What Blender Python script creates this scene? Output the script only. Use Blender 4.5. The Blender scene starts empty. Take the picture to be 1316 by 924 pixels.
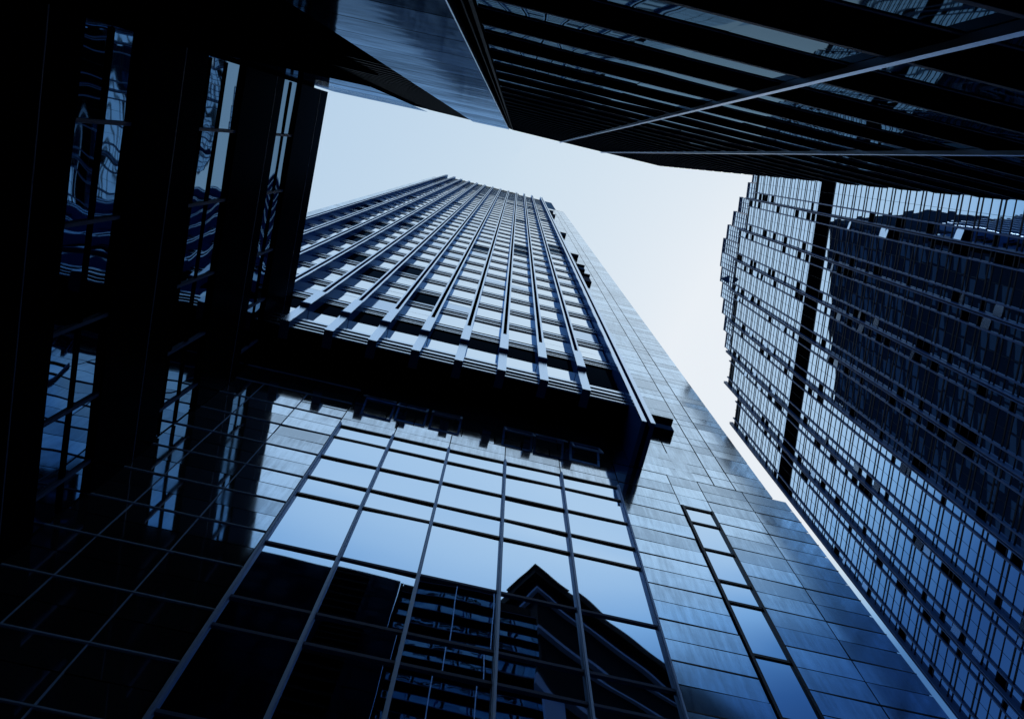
import bpy, math, random
from mathutils import Matrix, Vector

random.seed(11)
S = 0.75            # metres per layout unit
EYE = 1.6           # camera height above the paving
scene = bpy.context.scene
col = scene.collection

# ------------------------------------------------------------------ camera
cam_d = bpy.data.cameras.new('camera')
cam = bpy.data.objects.new('camera', cam_d)
col.objects.link(cam)
R = Matrix(((0.973214470547982, -0.22527675014968188, -0.045869163476226445),
            (-0.22970742004638045, -0.9447063493862262, -0.2340179792344707),
            (0.009385919861511393, 0.2382861709611937, -0.9711496307145496)))
cam.matrix_world = Matrix.Translation((0, 0, EYE)) @ R.to_4x4()
cam_d.sensor_fit = 'HORIZONTAL'
cam_d.sensor_width = 36.0
cam_d.lens = 36.0 * 1055.7 / 1316.0
cam_d.shift_y = -7.0 / 1316.0
cam_d.clip_start = 0.05
cam_d.clip_end = 3000
scene.camera = cam

# ------------------------------------------------------------------ sky and sun
SUN_DIR = Vector((0.55, 0.20, 0.82)).normalized()      # high haze, the sun behind the right-hand tower
SUN_EL = math.asin(SUN_DIR.z)
SUN_AZ = math.atan2(SUN_DIR.x, SUN_DIR.y)
w = bpy.data.worlds.new('World')
scene.world = w
w.use_nodes = True
nt = w.node_tree
nt.nodes.clear()
sky = nt.nodes.new('ShaderNodeTexSky')
sky.sky_type = 'NISHITA'
sky.sun_disc = False
sky.sun_elevation = SUN_EL
sky.sun_rotation = SUN_AZ
sky.air_density = 1.6
sky.dust_density = 4.0
sky.ozone_density = 3.0
# overcast: brightness of the clear sky, damped towards the horizon as a cloud deck does,
# then toned from deep blue to near white
NL = nt.links.new
def mth(op, x, y=None, z=None):
    n_ = nt.nodes.new('ShaderNodeMath')
    n_.operation = op
    for k_, v_ in enumerate((x, y, z)):
        if v_ is None:
            continue
        if isinstance(v_, (int, float)):
            n_.inputs[k_].default_value = v_
        else:
            NL(v_, n_.inputs[k_])
    return n_.outputs[0]


bw = nt.nodes.new('ShaderNodeRGBToBW')
NL(sky.outputs[0], bw.inputs[0])
lum = mth('POWER', mth('MULTIPLY', bw.outputs[0], 0.1), 0.3)
tcw = nt.nodes.new('ShaderNodeTexCoord')
sep = nt.nodes.new('ShaderNodeSeparateXYZ')
NL(tcw.outputs['Generated'], sep.inputs[0])
mrw = nt.nodes.new('ShaderNodeMapRange')
mrw.interpolation_type = 'SMOOTHSTEP'
mrw.inputs['From Min'].default_value = 0.74
mrw.inputs['From Max'].default_value = 0.915
mrw.inputs['To Min'].default_value = 0.22
mrw.inputs['To Max'].default_value = 1.0
NL(sep.outputs['Z'], mrw.inputs[0])
val = mth('MULTIPLY', mth('MULTIPLY', lum, mrw.outputs[0]), 0.97)
ramp = nt.nodes.new('ShaderNodeValToRGB')
cr = ramp.color_ramp
stops = [(0.10, (.012, .045, .16)), (0.20, (.032, .105, .29)), (0.32, (.085, .22, .47)), (0.46, (.24, .44, .71)),
         (0.60, (.45, .62, .81)), (0.72, (.61, .74, .86)), (0.95, (.82, .87, .925))]
cr.elements[0].position, cr.elements[0].color = stops[0][0], (*stops[0][1], 1)
cr.elements[1].position, cr.elements[1].color = stops[-1][0], (*stops[-1][1], 1)
for p_, c_ in stops[1:-1]:
    e_ = cr.elements.new(p_)
    e_.color = (*c_, 1)
NL(val, ramp.inputs[0])
sc_ = nt.nodes.new('ShaderNodeVectorMath')
sc_.operation = 'SCALE'
sc_.inputs['Scale'].default_value = 10.0
NL(ramp.outputs[0], sc_.inputs[0])
bg = nt.nodes.new('ShaderNodeBackground')
bg.inputs['Strength'].default_value = 0.10
wo = nt.nodes.new('ShaderNodeOutputWorld')
NL(sc_.outputs[0], bg.inputs[0])
NL(bg.outputs[0], wo.inputs[0])

sl = bpy.data.lights.new('sun', 'SUN')
sl.energy = 0.5
sl.angle = math.radians(10)
sl.color = (1.0, 0.975, 0.94)
so = bpy.data.objects.new('sun', sl)
col.objects.link(so)
so.rotation_euler = SUN_DIR.to_track_quat('Z', 'Y').to_euler()
so.location = SUN_DIR * 300

vs = scene.view_settings
vs.view_transform = 'Standard'
vs.look = 'None'
vs.exposure = 0.0
vs.gamma = 1.0


# ------------------------------------------------------------------ materials
def principled(name, base, rough, ior=1.5, tint=None, metal=0.0):
    m = bpy.data.materials.new(name)
    m.use_nodes = True
    b = m.node_tree.nodes['Principled BSDF']
    b.inputs['Base Color'].default_value = (*base, 1)
    b.inputs['Roughness'].default_value = rough
    b.inputs['IOR'].default_value = ior
    b.inputs['Metallic'].default_value = metal
    if tint:
        b.inputs['Specular Tint'].default_value = (*tint, 1)
    return m, m.node_tree, b


def add_bump(t, b, scale, strength, dist=0.02, stretch=(1, 1, 1), detail=2.0):
    tc = t.nodes.new('ShaderNodeTexCoord')
    mp = t.nodes.new('ShaderNodeMapping')
    mp.inputs['Scale'].default_value = stretch
    n = t.nodes.new('ShaderNodeTexNoise')
    n.inputs['Scale'].default_value = scale
    n.inputs['Detail'].default_value = detail
    bm = t.nodes.new('ShaderNodeBump')
    bm.inputs['Strength'].default_value = strength
    bm.inputs['Distance'].default_value = dist
    t.links.new(tc.outputs['Object'], mp.inputs[0])
    t.links.new(mp.outputs[0], n.inputs[0])
    t.links.new(n.outputs[0], bm.inputs['Height'])
    t.links.new(bm.outputs[0], b.inputs['Normal'])
    return tc


def glass_mat(name, refl, wave=0.0, wscale=0.6, rough=0.015):
    """coated mirror glass: reflects nearly everything, tinted"""
    m, t, b = principled(name, refl, rough, 1.5, metal=1.0)
    if wave:
        add_bump(t, b, wscale, 1.0, wave, detail=1.0)
    return m


def stone_mat(name, base, metal, rough=0.02, stain=0.4, ior=1.5, var=0.06):
    """polished stone cladding: every slab a little different, rain streaks below the joints"""
    m, t, b = principled(name, base, rough, ior, metal=metal)
    L = t.links.new
    at = t.nodes.new('ShaderNodeAttribute')
    at.attribute_name = 'slab'
    tc = t.nodes.new('ShaderNodeTexCoord')
    mp = t.nodes.new('ShaderNodeMapping')
    mp.inputs['Scale'].default_value = (5.0, 5.0, 0.5)
    n1 = t.nodes.new('ShaderNodeTexNoise')
    n1.inputs['Scale'].default_value = 1.3
    n1.inputs['Detail'].default_value = 6
    n1.inputs['Roughness'].default_value = 0.65
    L(tc.outputs['Object'], mp.inputs[0])
    L(mp.outputs[0], n1.inputs[0])
    n2 = t.nodes.new('ShaderNodeTexNoise')
    n2.inputs['Scale'].default_value = 0.45
    n2.inputs['Detail'].default_value = 8
    n2.inputs['Roughness'].default_value = 0.7
    L(tc.outputs['Object'], n2.inputs[0])
    mul = t.nodes.new('ShaderNodeMath')
    mul.operation = 'MULTIPLY'
    L(n1.outputs[0], mul.inputs[0])
    L(n2.outputs[0], mul.inputs[1])
    add = t.nodes.new('ShaderNodeMath')
    add.operation = 'MULTIPLY_ADD'
    L(at.outputs['Fac'], add.inputs[0])
    add.inputs[1].default_value = 0.22
    L(mul.outputs[0], add.inputs[2])
    rp = t.nodes.new('ShaderNodeValToRGB')
    rp.color_ramp.elements[0].position = 0.24
    rp.color_ramp.elements[1].position = 0.46
    d = 1.0 - stain
    rp.color_ramp.elements[0].color = (1, 1, 1, 1)
    rp.color_ramp.elements[1].color = (d, d, d, 1)
    L(add.outputs[0], rp.inputs[0])
    mx2 = t.nodes.new('ShaderNodeMix')
    mx2.data_type = 'RGBA'
    mx2.blend_type = 'MULTIPLY'
    mx2.inputs[0].default_value = 1.0
    mx2.inputs[6].default_value = (*base, 1)
    L(rp.outputs[0], mx2.inputs[7])
    L(mx2.outputs[2], b.inputs['Base Color'])
    mr = t.nodes.new('ShaderNodeMapRange')
    mr.inputs['From Min'].default_value = 0.2
    mr.inputs['From Max'].default_value = 0.5
    mr.inputs['To Min'].default_value = rough
    mr.inputs['To Max'].default_value = rough + var
    L(add.outputs[0], mr.inputs[0])
    L(mr.outputs[0], b.inputs['Roughness'])
    return m


def fresnel_mat(name, base, tint, ior, rough, wave=0.0, wscale=1.0, streak=0.0):
    """dark body with a tinted sheen that grows towards grazing angles (coated glass, polished stone)"""
    m = bpy.data.materials.new(name)
    m.use_nodes = True
    t = m.node_tree
    t.nodes.clear()
    L = t.links.new
    df = t.nodes.new('ShaderNodeBsdfDiffuse')
    df.inputs[0].default_value = (*base, 1)
    gl = t.nodes.new('ShaderNodeBsdfGlossy')
    gl.inputs['Color'].default_value = (*tint, 1)
    gl.inputs['Roughness'].default_value = rough
    fr = t.nodes.new('ShaderNodeFresnel')
    fr.inputs['IOR'].default_value = ior
    mx = t.nodes.new('ShaderNodeMixShader')
    out = t.nodes.new('ShaderNodeOutputMaterial')
    pw = t.nodes.new('ShaderNodeMath')
    pw.operation = 'POWER'
    pw.inputs[1].default_value = 2.0
    L(fr.outputs[0], pw.inputs[0])
    L(pw.outputs[0], mx.inputs[0])
    L(df.outputs[0], mx.inputs[1])
    L(gl.outputs[0], mx.inputs[2])
    L(mx.outputs[0], out.inputs[0])
    tc = t.nodes.new('ShaderNodeTexCoord')
    if wave:
        n = t.nodes.new('ShaderNodeTexNoise')
        n.inputs['Scale'].default_value = wscale
        n.inputs['Detail'].default_value = 1.0
        bm = t.nodes.new('ShaderNodeBump')
        bm.inputs['Strength'].default_value = 1.0
        bm.inputs['Distance'].default_value = wave
        L(tc.outputs['Object'], n.inputs[0])
        L(n.outputs[0], bm.inputs['Height'])
        L(bm.outputs[0], gl.inputs['Normal'])
    if streak:
        mp = t.nodes.new('ShaderNodeMapping')
        mp.inputs['Scale'].default_value = (1.2, 1.2, 3.0)
        n = t.nodes.new('ShaderNodeTexNoise')
        n.inputs['Scale'].default_value = 1.1
        n.inputs['Detail'].default_value = 7
        n.inputs['Roughness'].default_value = 0.65
        at = t.nodes.new('ShaderNodeAttribute')
        at.attribute_name = 'slab'
        ad = t.nodes.new('ShaderNodeMath')
        ad.operation = 'MULTIPLY_ADD'
        ad.inputs[1].default_value = 0.35
        mr = t.nodes.new('ShaderNodeMapRange')
        mr.inputs['From Min'].default_value = 0.4
        mr.inputs['From Max'].default_value = 0.9
        mr.inputs['To Min'].default_value = 1.0
        mr.inputs['To Max'].default_value = 1.0 - streak
        hs = t.nodes.new('ShaderNodeMix')
        hs.data_type = 'RGBA'
        hs.blend_type = 'MULTIPLY'
        hs.inputs[0].default_value = 1.0
        hs.inputs[6].default_value = (*tint, 1)
        L(tc.outputs['Object'], mp.inputs[0])
        L(mp.outputs[0], n.inputs[0])
        L(at.outputs['Fac'], ad.inputs[0])
        L(n.outputs[0], ad.inputs[2])
        L(ad.outputs[0], mr.inputs[0])
        L(mr.outputs[0], hs.inputs[7])
        L(hs.outputs[2], gl.inputs['Color'])
    return m


M = {}
M['glass_wall'] = glass_mat('mirror_glass', (0.68, 0.82, 0.97), 0.004, 0.5)
M['glass_tower'] = glass_mat('tower_window_glass', (0.86, 0.93, 1.0), 0.003, 0.8)
M['glass_dim'] = glass_mat('tower_window_blind_glass', (0.48, 0.62, 0.80), 0.003, 0.8, 0.08)
M['glass_dark'] = fresnel_mat('dark_window_glass', (0.001, 0.002, 0.004), (0.2, 0.4, 0.7), 1.08, 0.05)
M['glass_wing'] = fresnel_mat('wing_glass', (0.001, 0.002, 0.004), (0.34, 0.64, 1.0), 9.0, 0.015, 0.008, 0.7)
M['glass_louvre'] = fresnel_mat('louvre_block_glass', (0.002, 0.004, 0.008), (0.42, 0.72, 1.0), 4.4, 0.02, 0.004, 1.6)
M['glass_far'] = glass_mat('far_tower_glass', (0.76, 0.87, 0.97), 0.003, 0.35)
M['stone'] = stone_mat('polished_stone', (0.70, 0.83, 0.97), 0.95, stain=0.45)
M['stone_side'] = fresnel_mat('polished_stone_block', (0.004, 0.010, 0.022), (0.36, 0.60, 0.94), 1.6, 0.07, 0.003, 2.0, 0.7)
M['stone_dull'] = stone_mat('weathered_stone', (0.64, 0.82, 1.0), 0.97, rough=0.06, stain=0.40, var=0.07)
M['joint'] = principled('joint_seal', (0.42, 0.64, 0.92), 0.6, 1.2)[0]
M['mullion'] = principled('mullion_metal', (0.34, 0.54, 0.84), 0.5, 1.4, metal=0.5)[0]
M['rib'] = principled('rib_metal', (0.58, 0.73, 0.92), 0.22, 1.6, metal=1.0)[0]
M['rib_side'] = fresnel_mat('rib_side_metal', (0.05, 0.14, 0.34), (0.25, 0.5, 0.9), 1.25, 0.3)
M['metal_light'] = principled('light_metal', (0.70, 0.82, 0.96), 0.2, 1.6, metal=1.0)[0]
M['fin'] = principled('fin_metal', (0.24, 0.45, 0.82), 0.45, 1.4)[0]
M['fin_bright'] = principled('pale_fin_metal', (0.50, 0.68, 0.92), 0.35, 1.5, metal=0.8)[0]
M['dark'] = principled('dark_metal', (0.004, 0.007, 0.012), 0.45, 1.12)[0]
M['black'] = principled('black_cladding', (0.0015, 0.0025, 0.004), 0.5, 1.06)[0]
M['joint_dark'] = principled('dark_transom_metal', (0.012, 0.022, 0.042), 0.4, 1.3)[0]
M['fascia'] = fresnel_mat('black_fascia_metal', (0.0012, 0.0025, 0.005), (0.09, 0.18, 0.34), 1.12, 0.22)
M['edge'] = principled('dull_edge_metal', (0.07, 0.14, 0.28), 0.55, 1.2)[0]
M['far_rib'] = principled('far_tower_rib_metal', (0.10, 0.22, 0.42), 0.4, 1.4)[0]
M['far_body'] = principled('far_tower_frame', (0.012, 0.02, 0.035), 0.5, 1.4)[0]
M['sky_pane'] = principled('painted_sky_pane', (0.75, 0.82, 0.9), 0.7, 1.3)[0]  # sky reflection of the corner building's panes, put into a pale matt colour
M['masonry'] = principled('pale_masonry', (0.42, 0.54, 0.7), 0.8, 1.3)[0]
m_, t_, b_ = principled('paving', (0.09, 0.1, 0.12), 0.7, 1.4)
add_bump(t_, b_, 3.0, 0.4)
M['paving'] = m_


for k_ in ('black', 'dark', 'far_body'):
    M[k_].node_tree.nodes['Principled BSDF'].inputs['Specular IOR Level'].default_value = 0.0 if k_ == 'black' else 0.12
M['flank_wall'] = fresnel_mat('rear_cladding', (0.006, 0.017, 0.038), (0.3, 0.55, 0.9), 1.03, 0.3)
M['flank'] = fresnel_mat('tower_flank_glass', (0.03, 0.072, 0.14), (0.3, 0.55, 0.9), 1.05, 0.2)


# ------------------------------------------------------------------ builders
class MB:
    """collects boxes, quads and panes (layout units) and links them as ONE mesh object"""
    def __init__(self):
        self.v, self.f, self.mi, self.sl, self.smooth = [], [], [], [], []

    def quad(self, a, b, c, d, mi=0, slab=None):
        n = len(self.v)
        self.v += [a, b, c, d]
        self.f.append((n, n + 1, n + 2, n + 3))
        self.mi.append(mi)
        self.sl.append(random.random() if slab is None else slab)
        self.smooth.append(False)

    def box(self, x0, x1, y0, y1, z0, z1, mi=0, frame=None, slab=None):
        P = [(x0, y0, z0), (x1, y0, z0), (x1, y1, z0), (x0, y1, z0),
             (x0, y0, z1), (x1, y0, z1), (x1, y1, z1), (x0, y1, z1)]
        if frame:
            P = [frame(*p) for p in P]
        n = len(self.v)
        self.v += P
        s = random.random() if slab is None else slab
        for q in ((0, 3, 2, 1), (4, 5, 6, 7), (0, 1, 5, 4), (1, 2, 6, 5), (2, 3, 7, 6), (3, 0, 4, 7)):
            self.f.append(tuple(n + i for i in q))
            self.mi.append(mi)
            self.sl.append(s)
            self.smooth.append(False)
        return self

    def pane(self, fn, u0, u1, v0, v1, tilt=0.0, pillow=0.0, n=1, mi=0):
        """a sheet of glass; fn(u, v, out) -> point, pushed out by a small tilt and bulge"""
        tu, tv = random.gauss(0, tilt), random.gauss(0, tilt)
        pu, pv = random.uniform(.5, 1.3), random.uniform(.5, 1.3)
        base = len(self.v)
        for j in range(n + 1):
            for i in range(n + 1):
                a, b = i / n, j / n
                u, v = u0 + (u1 - u0) * a, v0 + (v1 - v0) * b
                o = tu * (a - .5) * (u1 - u0) + tv * (b - .5) * (v1 - v0)
                o += pillow * (math.sin(math.pi * a) ** 1 * pu + math.sin(math.pi * b) ** 1 * pv) * .5
                self.v.append(fn(u, v, o))
        for j in range(n):
            for i in range(n):
                q = base + j * (n + 1) + i
                self.f.append((q, q + 1, q + n + 2, q + n + 1))
                self.mi.append(mi)
                self.sl.append(0.5)
                self.smooth.append(n > 1)
        return self

    def build(self, name, mats, parent=None, stuff=False):
        me = bpy.data.meshes.new(name)
        o = bpy.data.objects.new(name, me)
        col.objects.link(o)
        org = Vector((0, 0, 0))
        if parent is not None:
            o.parent = parent
            org = parent.location
        me.from_pydata([(x * S - org.x, y * S - org.y, z * S + EYE - org.z) for x, y, z in self.v], [], self.f)
        if not isinstance(mats, (list, tuple)):
            mats = [mats]
        for m in mats:
            me.materials.append(m)
        me.polygons.foreach_set('material_index', self.mi)
        me.polygons.foreach_set('use_smooth', self.smooth)
        a = me.attributes.new('slab', 'FLOAT', 'FACE')
        a.data.foreach_set('value', self.sl)
        me.update()
        if stuff:
            o['kind'] = 'stuff'
        return o


def thing(name, label, cat, x, y):
    o = bpy.data.objects.new(name, None)
    col.objects.link(o)
    o.location = (x * S, y * S, 0)
    o.empty_display_size = 0.5
    o['label'] = label
    o['category'] = cat
    return o


GZ = -EYE / S       # the paving, in layout units

# ------------------------------------------------------------------ ground
g = MB()
g.quad((-1500, -1500, GZ), (1500, -1500, GZ), (1500, 1500, GZ), (-1500, 1500, GZ))
o = g.build('ground', M['paving'])
o['kind'] = 'structure'

# ================================================================== MAIN TOWER
tower = thing('ribbed_office_tower',
              'tall ribbed office tower straight ahead with dark overhang above a gridded mirror glass wall', 'skyscraper', 0, 12)
WY = 12.0                               # lower wall
TOP = 217.5
COLS = [-4.55, -2.4, -0.1, 2.23, 4.57, 6.95]
TRZ = [31.2, 29.9, 27.85, 25.9, 24.5, 21.1, 18.2, 16.95, 13.9, 11.0, 9.7, 6.6, 3.7, 2.4, -0.6]
SX0, SX1 = 9.62, 10.85                  # the narrow window strip
STZ = [30.8, 29.4, 27.2, 24.95, 23.6, 20.75, 18.0, 16.2, 13.0, 10.5, 9.0, 5.8, 3.0]
WL, WR = -20.0, 15.05
PITCH = 1.035
ZS = [31.0 + PITCH * i for i in range(-32, 7)]
ZS = [z for z in ZS if z > GZ + 0.3]
RIB0, RIBP = 5.67, 2.09
ribs = [RIB0 - RIBP * k for k in range(12)]      # rib front centres
SOF = 37.9

body = MB()
body.box(WL, WR - 0.05, WY + 0.06, 80, GZ, 34.1)
body.box(WL, 14.5, WY + 0.06, 14, 34.1, TOP - 1)
body.build('core', M['black'], tower)
fk = MB()
fk.box(WL, 14.5, 14.01, 80, 34.1, 288)
fk.build('rear_tower', M['flank_wall'], tower)
fk = MB()
for k in range(52):
    for c in range(12):
        if random.random() < .35:
            continue
        fk.box(14.5, 14.53, 14.6 + 5.4 * c, 19.3 + 5.4 * c, 36 + 4.75 * k, 38.6 + 4.75 * k)
fk.build('flank_window', M['flank'], tower, stuff=True)


def wallfn(y):
    return lambda u, v, o: (u, y - o, v)


# stone cladding slabs on the lower wall (joints are the gaps between slabs)
def slabs(mb, x_edges, z_edges, y, gap=0.02, thick_every=0, jit=0.004, skip=None):
    for i in range(len(x_edges) - 1):
        for j in range(len(z_edges) - 1):
            x0, x1, z0, z1 = x_edges[i], x_edges[i + 1], z_edges[j], z_edges[j + 1]
            if skip and skip(.5 * (x0 + x1), .5 * (z0 + z1)):
                continue
            g0 = gap * (2.4 if thick_every and j % thick_every == 0 else 1.0)
            mb.pane(wallfn(y), x0 + gap, x1 - gap, z0 + g0, z1 - gap, tilt=jit)
            mb.sl[-1] = random.random()


st = MB()
slabs(st, [-20, -18.3, -16.35, -14.4, -12.45, -10.5, -8.5, -6.6, COLS[0] - .1], ZS, WY, thick_every=2)
slabs(st, [COLS[0] - .1, COLS[1], COLS[2], COLS[3], COLS[4], COLS[5] + .1], [31.35, 32.1, 33.1] , WY)
slabs(st, [COLS[0] - .1, COLS[1] - .6, COLS[1] + .6, COLS[2] + .4, COLS[3] - .5, COLS[3] + .7, COLS[4] - .4, COLS[5] + .1],
      [33.1, 34.1], WY)
slabs(st, [COLS[0] - .1, COLS[1], COLS[2], COLS[3], COLS[4], COLS[5] + .1], [34.1, 35.6, 36.8, 37.85], WY)
st.build('stone_cladding', M['stone'], tower)
st = MB()
slabs(st, [COLS[5] + .1, SX0 - .08], ZS, WY, thick_every=2)
slabs(st, [SX1 + .08, 13.0, WR], [z for z in ZS if z < 34.15], WY, thick_every=2)
slabs(st, [SX0 - .08, SX1 + .08], [z for z in ZS if z > 30.7], WY)
st.build('stone_cladding', M['stone_dull'], tower)

# joints catch the light as thin raised beads on the left-hand stone
for x0, x1, d, hz in ((-20, COLS[0] - .1, .03, .026), (COLS[5] + .1, SX0 - .08, .012, .02), (SX1 + .08, WR, .012, .02)):
    for j, z in enumerate(ZS):
        if j % 2 == 0 and z > 8 and (z < 34.1 or x0 < 0):
            q = MB()
            q.box(x0, x1, WY - d, WY + .05, z - hz, z + hz)
            q.build('ledge', M['joint'] if x0 < 0 else M['joint_dark'], tower)

for x in (-6.6, -8.5, -10.5):
    q = MB()
    q.box(x - .016, x + .016, WY - .016, WY + .05, 8, 34)
    q.build('vertical_joint', M['joint'], tower)

# mirror glass grid
for i in range(5):
    for j in range(len(TRZ) - 1):
        p = MB()
        bulge = random.choice((-1, 1)) * random.uniform(.004, .012)
        if j == 4:
            bulge = .015 if i == 3 else .006
        elif j > 4:
            bulge = random.choice((-1, 1)) * .004
        p.pane(wallfn(WY), COLS[i] + .03, COLS[i + 1] - .03, TRZ[j + 1] + .03, TRZ[j] - .03,
               tilt=0.006, pillow=bulge, n=10)
        p.build('window', M['glass_wall'], tower)
for x in COLS:
    p = MB()
    p.box(x - .055, x + .055, WY - .11, WY + .05, GZ, TRZ[0] + .09)
    p.box(x - .025, x + .025, WY - .15, WY - .108, GZ, TRZ[0] + .09)
    p.build('mullion', M['mullion'], tower)
for z in TRZ:
    p = MB()
    for i in range(5):
        p.box(COLS[i] + .057, COLS[i + 1] - .057, WY - .055, WY + .05, z - .055, z + .055)
    p.build('transom', M['joint_dark'] if z > 22 else M['edge'], tower)
# narrow strip window
for j in range(len(STZ) - 1):
    p = MB()
    p.pane(wallfn(WY), SX0 + .03, SX1 - .03, STZ[j + 1] + .03, STZ[j] - .03, tilt=0.003, pillow=.004, n=6)
    p.build('window', M['glass_wall'], tower)
p = MB()
for x in (SX0, SX1):
    p.box(x - .05, x + .05, WY - .07, WY + .05, GZ, STZ[0] + .07)
for z in STZ:
    p.box(SX0 + .051, SX1 - .051, WY - .045, WY + .05, z - .06, z + .06)
p.build('strip_frame', M['joint_dark'], tower)

# open awning windows high on the wall
def awning(x0, x1, z0, z1, ang):
    f = MB()
    c, s = math.cos(ang), math.sin(ang)

    def fr(x, y, z):                       # y is depth outwards, z measured down from the hinge
        return (x, WY - .02 - (-z) * s - y * c, z1 + z * c - y * s)
    h = z1 - z0
    for a, b, zz0, zz1 in ((x0, x0 + .09, -h, 0), (x1 - .09, x1, -h, 0), (x0 + .09, x1 - .09, -.09, 0), (x0 + .09, x1 - .09, -h, -h + .09)):
        f.box(a, b, 0, .07, zz0, zz1, frame=fr)
    wo_ = f.build('awning_window', M['fin_bright'], tower)
    q = MB()
    q.box(x0 + .09, x1 - .09, .02, .04, -h + .09, -.09, frame=fr)
    q.build('pane', M['glass_dark'], wo_)
    r_ = MB()
    for x in (x0 + .05, x1 - .05):
        r_.box(x - .03, x + .03, WY - .32, WY - .01, z0 + .25, z0 + .3)
    r_.build('stay', M['metal_light'], wo_)
    b_ = MB()
    b_.box(x0 + .02, x1 - .02, WY - .008, WY + .03, z0, z1 - .02)
    b_.build('opening', M['black'], wo_)


for x0, a in ((-4.25, .30), (-2.75, .22), (-1.2, .26), (2.1, .24), (3.55, .30), (5.2, .2)):
    awning(x0, x0 + 1.38, 34.15, 35.5, a)

# overhang soffit
p = MB()
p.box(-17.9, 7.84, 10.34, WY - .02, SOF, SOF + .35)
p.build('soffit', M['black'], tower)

# ribs: flat lower length, a collar, then two flanges with a dark slot between
for k, x in enumerate(ribs):
    p = MB()
    top = TOP + (4.0 if k in (0, 1, 10, 11) else 0.2)
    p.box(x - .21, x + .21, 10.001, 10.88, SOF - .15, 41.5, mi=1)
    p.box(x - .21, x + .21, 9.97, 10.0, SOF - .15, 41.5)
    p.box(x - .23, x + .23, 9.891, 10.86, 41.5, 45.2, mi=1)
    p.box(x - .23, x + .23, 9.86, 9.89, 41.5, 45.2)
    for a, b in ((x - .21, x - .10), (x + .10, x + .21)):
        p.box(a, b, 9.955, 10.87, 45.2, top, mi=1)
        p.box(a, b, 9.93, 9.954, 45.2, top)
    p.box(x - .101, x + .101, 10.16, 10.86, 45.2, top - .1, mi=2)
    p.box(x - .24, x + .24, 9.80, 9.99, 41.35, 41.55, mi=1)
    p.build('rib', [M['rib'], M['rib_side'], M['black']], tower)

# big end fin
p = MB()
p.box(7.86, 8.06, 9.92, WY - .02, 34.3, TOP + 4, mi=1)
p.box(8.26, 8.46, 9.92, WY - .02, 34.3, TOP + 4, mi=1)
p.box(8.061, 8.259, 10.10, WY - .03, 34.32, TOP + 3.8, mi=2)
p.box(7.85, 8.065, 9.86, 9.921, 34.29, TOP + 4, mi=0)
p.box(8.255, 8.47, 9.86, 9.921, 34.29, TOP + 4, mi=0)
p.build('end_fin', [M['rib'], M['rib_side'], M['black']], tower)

# floors: spandrels and windows
FL0, FP = 45.0, 4.75
NF = 36
floors = [FL0 + FP * i for i in range(NF)]
p = MB()
p.box(-17.9, 7.84, 10.42, 11.6, SOF + .36, 39.9, mi=0)
for zz, hh in ((SOF + .02, .12), (38.45, .09), (39.0, .22), (39.6, .3)):
    p.box(-17.9, 7.84, 10.26, 10.419, zz, zz + hh, mi=1)
p.build('spandrel', [M['dark'], M['metal_light']], tower)
for i, z in enumerate(floors):
    p = MB()
    p.box(-17.9, 7.84, 10.45, 11.6, z, z + 1.75, mi=0)
    p.box(-17.9, 7.84, 10.40, 10.449, z + .02, z + .14, mi=1)
    p.box(-17.9, 7.84, 10.42, 10.449, z + .50, z + .60, mi=1)
    p.box(-17.9, 7.84, 10.41, 10.449, z + 1.05, z + 1.32, mi=2)
    p.build('spandrel', [M['dark'], M['metal_light'], M['rib']], tower)

bays = [(7.84, RIB0)] + [(RIB0 - RIBP * k, RIB0 - RIBP * (k + 1)) for k in range(11)]
dark_bays = {(4, 9), (2, 11), (2, 10), (8, 10), (8, 12), (8, 4), (9, 6), (9, 7), (9, 9), (9, 14), (7, 20), (11, 11),
             (11, 12), (11, 14), (10, 8), (1, 24), (2, 27), (2, 19), (0, 33), (0, 12), (0, 13), (0, 0), (6, 4), (7, 3), (5, 2),
             (3, 30), (0, 22), (10, 18), (6, 26), (4, 9.0)}
WG = 10.47
rest = MB()
count = 0
for i in range(-1, NF - 1):
    z0 = 39.9 if i < 0 else floors[i] + 1.75
    z1 = FL0 if i < 0 else floors[i + 1]
    for b, (xr, xl) in enumerate(bays):
        dk = (b, i + 1) in dark_bays
        if i >= NF - 5 or (i == NF - 6 and b > 1) or (i > NF - 11 and random.random() < .25):
            dk = True
        a = rest if (count >= 100 or i > 7) else MB()
        if dk:
            a.pane(wallfn(WG), xl + .1, xr - .1, z0, z1, tilt=0.002, mi=1)
        elif i < 0:                         # taller first storey: deep recess shade painted as a dark pane above, glass below
            a.pane(wallfn(WG), xl + .1, xr - .1, z0, z0 + 2.6, tilt=0.002)
            a.pane(wallfn(WG), xl + .1, xr - .1, z0 + 2.6, z1, tilt=0.0, mi=1)
        else:
            split = random.choice((0, 0, .45, .62))
            dim = 2 if random.random() < .22 else 0
            if split:
                zz = z0 + (z1 - z0) * split
                a.pane(wallfn(WG), xl + .1, xr - .1, z0, zz - .02, tilt=0.004, mi=dim)
                a.pane(wallfn(WG), xl + .1, xr - .1, zz + .02, z1, tilt=0.004)
            else:
                a.pane(wallfn(WG), xl + .1, xr - .1, z0, z1, tilt=0.003, mi=dim)
        if a is not rest:
            a.build('window', [M['glass_tower'], M['glass_dark'], M['glass_dim']], tower)
            count += 1
rest.build('window', [M['glass_tower'], M['glass_dark'], M['glass_dim']], tower, stuff=True)

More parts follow.
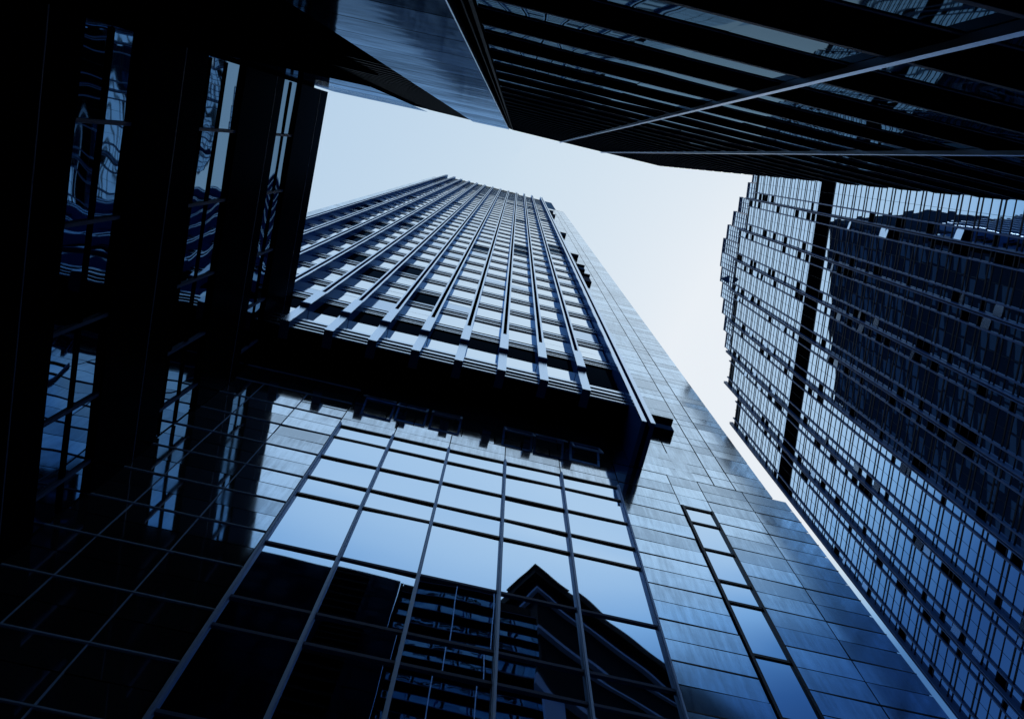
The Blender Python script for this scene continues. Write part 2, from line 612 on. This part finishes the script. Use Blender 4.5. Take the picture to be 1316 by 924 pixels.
# parapet and roof posts
p = MB()
p.box(-15.5, 2.2, 10.5, 11.6, TOP - 5.2, TOP + 4.0)
p.box(2.2, 7.84, 10.5, 11.6, TOP - 5.2, TOP - .5)
p.build('parapet', M['dark'], tower)
for k in range(13):
    p = MB()
    x = -14.0 + 1.2 * k
    p.box(x - .05, x + .05, 10.7, 10.8, TOP + 4.0, TOP + 7)
    p.box(x - .14, x + .14, 10.6, 10.9, TOP + 7, TOP + 7.8)
    p.build('roof_lamp', M['edge'], tower)

# stone pier right of the fin and a matching strip on the far left
ups = [34.15]
while ups[-1] < TOP - 3:
    ups.append(ups[-1] + (1.05 if len(ups) % 3 else 2.1))
pr = MB()
slabs(pr, [8.48, 10.1, 11.75, 12.75, 14.5], ups, WY - .0, gap=.03, jit=.003)
pr.build('stone_pier', M['stone_dull'], tower)
pr = MB()
slabs(pr, [-20, -18.6, -17.4], [z for z in ups if z > 37], 10.9, gap=.03)
pr.build('stone_pier', M['stone_dull'], tower)
p = MB()
p.box(-20, -17.95, 10.94, WY + .05, 36.5, TOP - 2)
p.build('pier_return', M['black'], tower)


def vent(x0, x1, z0, z1):
    f = MB()
    f.box(x0 + .12, x1 - .12, WY - .35, WY - .02, z0, z1 - .25, mi=0)
    y0, y1 = WY - .60, WY - .02
    a = [(x0, y0, z1 + .12), (x1, y0, z1 + .12), (x1 - .12, WY - .36, z1 - .3), (x0 + .12, WY - .36, z1 - .3)]
    f.quad(a[3], a[2], a[1], a[0])
    f.box(x0, x1, y0, y1, z1 + .12, z1 + .26)
    for k in range(4):
        zz = z0 + (z1 - z0 - .4) * k / 4
        f.box(x0 + .14, x1 - .14, WY - .39, WY - .351, zz, zz + .07, mi=1)
    f.build('vent_hood', [M['dark'], M['rib_side']], tower)


for z0, z1 in ((39.9, 41.0), (89.5, 93.5), (99.0, 101.5), (111.8, 112.3), (142.0, 143.0), (185, 187), (196, 199)):
    vent(8.62, 11.0, z0, z1)

# ================================================================== LEFT WING
wing = thing('dark_glass_wing', 'low black building on the left with tall fascia bands and narrow strips of rippled glass', 'building', -9.75, 5)
WX = -9.72
Y0w, Y1w = -0.62, WY - .03
p = MB()
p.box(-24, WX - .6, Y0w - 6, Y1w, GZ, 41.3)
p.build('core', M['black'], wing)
bands = [(-1.0, 3.6), (7.1, 11.5), (14.3, 18.8), (21.6, 26.0), (29.5, 34.2), (36.8, 41.7)]
lights = [2.2, 10.0, 17.4, 24.35, 33.2, 40.3]
for (z0, z1), zl in zip(bands, lights):
    p = MB()
    p.box(WX - .6, WX, Y0w, Y1w, z0, zl - .102, mi=0)
    p.box(WX - .6, WX - .07, Y0w, Y1w, zl - .058, zl + .058, mi=1)
    p.box(WX - .6, WX - .012, Y0w, Y1w, zl + .06, z1, mi=0)
    p.box(WX - .012, WX + .012, Y0w, Y1w, zl - .10, zl - .058, mi=1)
    p.build('fascia', [M['fascia'], M['edge']], wing)
strips = [(3.6, 7.1), (11.5, 14.3), (18.8, 21.6), (26.0, 29.5), (34.2, 36.8)]
wys = [Y0w, 1.6, 4.0, 6.65, 8.95, 10.95, Y1w]


def wingfn(u, v, o):
    return (WX - .13 + o, u, v)


for z0, z1 in strips:
    h = z1 - z0
    cuts = [z0, z0 + .12 * h, z0 + .52 * h, z1] if h > 2.9 else [z0, z0 + .5 * h, z1]
    for j in range(len(cuts) - 1):
        for i in range(len(wys) - 1):
            q = MB()
            q.pane(wingfn, wys[i] + .02, wys[i + 1] - .02, cuts[j] + .02, cuts[j + 1] - .02, tilt=.004,
                   pillow=random.choice((-1, 1)) * random.uniform(.006, .014), n=8)
            q.build('window', M['glass_wing'], wing)
    for y in wys[1:-1]:
        q = MB()
        q.box(WX - .16, WX - .06, y - .05, y + .05, z0, z1)
        q.build('mullion', M['edge'], wing)
    q = MB()
    for c in cuts[1:-1]:
        for i in range(len(wys) - 1):
            q.box(WX - .16, WX - .09, wys[i] + .056, wys[i + 1] - .056, c - .09, c + .09)
    q.build('transom', M['black'], wing)

# ================================================================== STONE BLOCK (above left)
RZ = 43.0
FY = -0.955
block = thing('stone_clad_block', 'polished blue stone block above with a dark slatted slot, joined to the black wing', 'building', -5, -2)


def fy(x):                                 # the stone face is turned very slightly
    return FY + (x + .75) * -0.0262


def stfn(u, v, o):
    return (u, fy(u) + o, v)


p = MB()
p.box(-24, -.80, -7, FY - .12, GZ, RZ - .1)
p.build('core', M['black'], block)
zst = [GZ + .2]
while zst[-1] < RZ - .6:
    zst.append(zst[-1] + 1.58)
zst[-1] = RZ
sb = MB()


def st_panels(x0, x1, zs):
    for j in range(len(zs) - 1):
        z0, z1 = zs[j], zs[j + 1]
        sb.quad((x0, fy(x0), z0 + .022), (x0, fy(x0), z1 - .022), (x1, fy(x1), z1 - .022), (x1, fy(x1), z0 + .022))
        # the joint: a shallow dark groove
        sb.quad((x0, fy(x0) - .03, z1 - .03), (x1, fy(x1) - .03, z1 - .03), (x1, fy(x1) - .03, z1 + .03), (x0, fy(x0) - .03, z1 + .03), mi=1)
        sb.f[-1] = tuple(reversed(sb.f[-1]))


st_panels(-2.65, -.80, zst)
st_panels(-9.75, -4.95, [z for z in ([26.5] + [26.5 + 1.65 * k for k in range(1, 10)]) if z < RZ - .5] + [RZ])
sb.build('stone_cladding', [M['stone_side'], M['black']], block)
p = MB()                                   # black cladding low on the left, its top stepping up to the left
p.box(-9.7, -2.66, FY - .1, FY + .035, GZ, 15.7)
p.box(-9.7, -3.6, FY - .1, FY + .035, 15.7, 20)
p.box(-9.7, -4.94, FY - .1, FY + .12, 15.7, 26.45)
p.build('black_cladding', M['black'], block)
p = MB()
k = 0
z = 16.2
while z < RZ - .3:
    p.box(-4.93, -2.67, FY - .13, FY + .0, z, z + .22)
    z += 0.8
p.build('slot_slats', M['dark'], block)
p = MB()
p.box(-.80, -.785, FY - .12, FY + .012, GZ, RZ)
p.build('corner_trim', M['rib'], block)
p = MB()
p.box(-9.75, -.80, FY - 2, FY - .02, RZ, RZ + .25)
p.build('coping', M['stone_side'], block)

# ================================================================== LOUVRED BLOCK (above right)
louv = thing('louvred_office_block', 'black office block overhead with rows of horizontal louvres crossed by two pale vertical fins', 'building', 3, -2)
LX0, LX1 = -.56, 6.95
p = MB()
p.box(LX0 - .2, LX1 - .3, -7, FY - .16, GZ, RZ)
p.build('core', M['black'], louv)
p = MB()
p.box(-.76, -.62, FY - .2, FY - .04, GZ, RZ + .1, mi=0)
p.box(-.62, -.585, FY - .2, FY - .01, GZ, RZ + .1, mi=1)
p.box(-.70, -.685, FY - .04, FY - .03, GZ, RZ, mi=1)
p.build('corner_groove', [M['black'], M['dark']], louv)
LT = 1.33
LH = .80
lz = [1.35 + LT * k for k in range(int((RZ - 2.2) / LT) + 1)]


def loufn(u, v, o):
    return (u, FY - .016 + o, v)


fins = [LX0, 1.86, 4.0, LX1]
for j, z in enumerate(lz):
    q = MB()
    q.box(LX0, LX1, FY - .16, FY, z, z + LH, mi=0)
    q.box(LX0, LX1, FY + .0005, FY + .003, z + LH - .05, z + LH + .002, mi=1)
    q.box(LX0, LX1, FY - .0155, FY - .010, z - .035, z - .001, mi=1)
    q.build('louvre', [M['black'], M['edge']], louv)
    if j < len(lz) - 1:
        zb, zt = z + LH, lz[j + 1]
        for a in range(3):
            q = MB()
            n = 3
            for c in range(n):
                xa = fins[a] + (fins[a + 1] - fins[a]) * c / n
                xb = fins[a] + (fins[a + 1] - fins[a]) * (c + 1) / n
                q.pane(loufn, xb, xa, zb, zt, tilt=.004, pillow=random.uniform(-.004, .004), n=5)
            q.build('window', M['glass_louvre'], louv)
for x in (1.86, 4.0):
    q = MB()
    q.box(x - .022, x + .022, FY - .012, FY + .04, GZ, RZ + .02)
    q.build('fin', M['fin_bright'], louv)
q = MB()
q.box(LX0, LX1 - .4, FY - 1.5, FY - .02, RZ - 2.4, RZ + .05)
q.build('parapet', M['dark'], louv)

# ================================================================== CORNER BUILDING BEHIND (seen mirrored in the glass)
corner = thing('corner_masonry_building', 'old masonry corner building with banded cornices mirrored in the glass wall', 'building', 9.2, -8.5)
cx, cy, ctop = 9.2, -8.5, 61.6
ang = math.radians(-28.7)
ux, uy = math.cos(ang), math.sin(ang)


def cfr(a, b, z):                           # a along the right face, b back along the left face
    return (cx + a * ux + b * uy, cy + a * uy - b * ux, z)


q = MB()
q.box(0, 30, 0, 24, GZ, ctop - 1.2, frame=cfr)
q.build('wall', M['dark'], corner)
for z0, h, out in ((ctop - 1.2, 1.2, .7), (ctop - 3.4, .35, .35), (ctop - 9, .4, .4), (ctop - 15, .5, .55)):
    q = MB()
    q.box(-out, 30 + out, -out, 24 + out, z0, z0 + h, frame=cfr)
    q.build('cornice', M['masonry'] if z0 < ctop - 2 else M['dark'], corner)
q = MB()                                   # small flared corner roof
rings = [(2.1, ctop + .01), (1.2, ctop + .3), (.55, ctop + .9), (.06, ctop + 2.3)]
for (h0, z0), (h1, z1) in zip(rings, rings[1:]):
    c = 1.2
    P0 = [cfr(c + sx * h0, c + sy * h0, z0) for sx, sy in ((-1, -1), (1, -1), (1, 1), (-1, 1))]
    P1 = [cfr(c + sx * h1, c + sy * h1, z1) for sx, sy in ((-1, -1), (1, -1), (1, 1), (-1, 1))]
    for i in range(4):
        q.quad(P0[i], P0[(i + 1) % 4], P1[(i + 1) % 4], P1[i])
q.build('corner_roof', M['dark'], corner)
q = MB()
q.box(-.25, 1.6, -.25, 1.6, GZ, ctop - 15.1, frame=cfr)
q.build('corner_pier', M['masonry'], corner)
n = 0
for r_ in range(6):
    for c_ in range(7):
        z0 = ctop - 19.5 - 4.4 * r_
        a0 = 2.6 + 3.6 * c_
        q = MB()
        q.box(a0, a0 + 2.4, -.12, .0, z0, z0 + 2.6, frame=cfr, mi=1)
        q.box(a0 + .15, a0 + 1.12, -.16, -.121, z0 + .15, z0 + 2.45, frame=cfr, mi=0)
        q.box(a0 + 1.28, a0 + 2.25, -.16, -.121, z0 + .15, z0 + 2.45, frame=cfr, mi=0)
        q.build('window', [M['sky_pane'], M['dark']], corner)

# ================================================================== RIGHT TOWER
far = thing('curtain_wall_tower', 'tall curtain wall tower on the right with stepped crown and one black floor stripe', 'skyscraper', 66, 25)
tx, ty = 0.1688, 0.9857
nx, ny = -0.9857, 0.1688                   # outward, towards the camera
ox, oy = -60 * nx, -60 * ny


def ff(t_, out, z):
    return (ox + t_ * tx + out * nx, oy + t_ * ty + out * ny, z)


def fbox(mb, t0, t1, o0, o1, z0, z1, mi=0):
    mb.box(t0, t1, -o1, -o0, z0, z1, mi, frame=lambda a, b, c: ff(a, -b, c))


def farfn(u, v, o):
    return ff(u, .0 + o, v)


TE = 65.4
BP = 8.2
bigs = [TE - BP * k for k in range(11)]    # rib positions, from the near corner away
def roof_at(k):                            # k = bay index from the corner
    return [204.5, 215.0, 217.0, 219.0, 222.0, 222.0, 217.0, 213.0, 211.0, 210.0][k]


FFL = 5.1
q = MB()
for k in range(10):
    fbox(q, bigs[k + 1] + .01, bigs[k] - .01, -40, -.12, GZ, roof_at(k) - .3)
q.build('core', M['far_body'], far)
MECH = (159.3, 166.4)
wins = []
mulls = MB()
NZ = int(220 / FFL)
for k in range(10):
    t1, t0 = bigs[k], bigs[k + 1]
    cells = [(t0 + .28, t0 + 1.72, 'n'), (t0 + 1.98, t1 - 1.98, 'm'), (t1 - 1.72, t1 - .28, 'n')]
    for fl in range(NZ + 1):
        z = 1.0 + FFL * fl
        if z + FFL > roof_at(k):
            continue
        for a, b, kind in cells:
            for (h0, h1) in ((.08, .92), (1.08, 2.98), (3.14, 5.0)):
                zc = z + .5 * (h0 + h1)
                if MECH[0] < zc < MECH[1]:
                    continue
                wins.append((a, b, z + h0, z + h1, kind, k, fl))
    # floor mullions
    for fl in range(NZ + 2):
        z = 1.0 + FFL * fl
        for dz in (0.0, 1.0, 3.06):
            zz = z + dz
            if zz < roof_at(k) and not (MECH[0] < zz < MECH[1]):
                fbox(mulls, t0 + .26, t1 - .26, -.1, .05, zz - (.14 if dz < 2 else .09), zz + (.14 if dz < 2 else .09))
        # a fine transom line through the middle of the wide bay
    fbox(mulls, .5 * (t0 + t1) - .02, .5 * (t0 + t1) + .02, -.06, .02, GZ, roof_at(k))
mulls.build('floor_mullions', M['far_body'], far)
# the hundred largest panes are parts of their own: wide bays low down and near the frame's right edge
order = sorted(range(len(wins)), key=lambda i: (wins[i][4] != 'm', abs(wins[i][2] - 92) + (0 if 2 < wins[i][0] < 62 else 500)))
big = set(order[:100])
rest = MB()
for i, (a, b, z0, z1, kind, k, fl) in enumerate(wins):
    mb = MB() if i in big else rest
    u = random.random()
    mi = 0
    tilt = .0025
    if kind == 'n':
        if u < .2:
            mi = 1
        elif u < .24:
            tilt = .12
    if tilt > .1:                          # a window swung open
        c = random.uniform(.05, .35)
        mb.quad(ff(a, 0, z0), ff(b, c, z0), ff(b, c, z1), ff(a, 0, z1), mi=2)
    else:
        mb.pane(farfn, b, a, z0, z1, tilt=tilt, mi=mi)
    if mb is not rest:
        mb.build('window', [M['glass_far'], M['black'], M['metal_light']], far)
rest.build('window', [M['glass_far'], M['black'], M['metal_light']], far, stuff=True)
# plant floor
q = MB()
for k in range(10):
    if MECH[1] < roof_at(k):
        fbox(q, bigs[k + 1] + .26, bigs[k] - .26, -.1, -.02, MECH[0], MECH[1])
        fbox(q, bigs[k + 1] + .26, bigs[k] - .26, -.1, .15, MECH[1] - .1, MECH[1] + .5, mi=1)
q.build('plant_floor', [M['black'], M['metal_light']], far)
# ribs
for k, t_ in enumerate(bigs):
    top = max(roof_at(min(k, 9)), roof_at(max(k - 1, 0))) + 1.5
    q = MB()
    fbox(q, t_ - .23, t_ - .09, -.3, .60, GZ, top)
    fbox(q, t_ + .09, t_ + .23, -.3, .60, GZ, top)
    fbox(q, t_ - .089, t_ + .089, -.3, .3, GZ, top - .1, mi=1)
    q.build('rib', [M['far_rib'], M['far_body']], far)
    for d in (-1.85, 1.85):
        if t_ + d > TE or t_ + d < bigs[-1]:
            continue
        kk = k if d < 0 else k - 1
        q = MB()
        fbox(q, t_ + d - .11, t_ + d + .11, -.2, .26, GZ, roof_at(max(0, min(kk, 9))) + .2)
        q.build('thin_rib', M['far_rib'], far)
# stepped crown: light glazed screens rising behind the parapet, half a bay at a time
CROWN = [(2, 0, 223.0), (2, 1, 226.5), (3, 0, 230.5), (3, 1, 234.0), (4, 0, 237.0), (4, 1, 239.0), (5, 0, 239.0), (5, 1, 236.0),
         (6, 0, 231.5), (6, 1, 227.0), (7, 0, 220.5), (7, 1, 217.0)]
for k, half, zt in CROWN:
    mid = .5 * (bigs[k] + bigs[k + 1])
    t1, t0 = (bigs[k], mid) if half == 0 else (mid, bigs[k + 1])
    z0 = roof_at(k) - .2
    q = MB()
    q.pane(lambda u, v, o: ff(u, -.5 + o, v), t1 - .15, t0 + .15, z0, zt - .3, tilt=.01, mi=1)
    nv = 3
    for c in range(nv + 1):
        a = t0 + .1 + (t1 - t0 - .2) * c / nv
        fbox(q, a - .06, a + .06, -.55, -.35, z0, zt)
    zz = z0
    while zz < zt - .5:
        fbox(q, t0 + .1, t1 - .1, -.55, -.38, zz, zz + .12)
        zz += 2.2
    fbox(q, t0, t1, -1.2, -.25, zt, zt + .35)
    q.build('crown_screen', [M['far_rib'], M['glass_far']], far)
q = MB()
a, b, c, d = ff(29.0, .5, 224), ff(31.5, .5, 224), ff(30.3, 2.6, 226), ff(30.3, .4, 228.5)
n = len(q.v)
q.v += [a, b, c, d]
for t3 in ((0, 2, 1), (0, 1, 3), (1, 2, 3), (2, 0, 3)):
    q.f.append(tuple(n + i for i in t3))
    q.mi.append(0)
    q.sl.append(.5)
    q.smooth.append(False)
q.build('canopy', M['far_rib'], far)
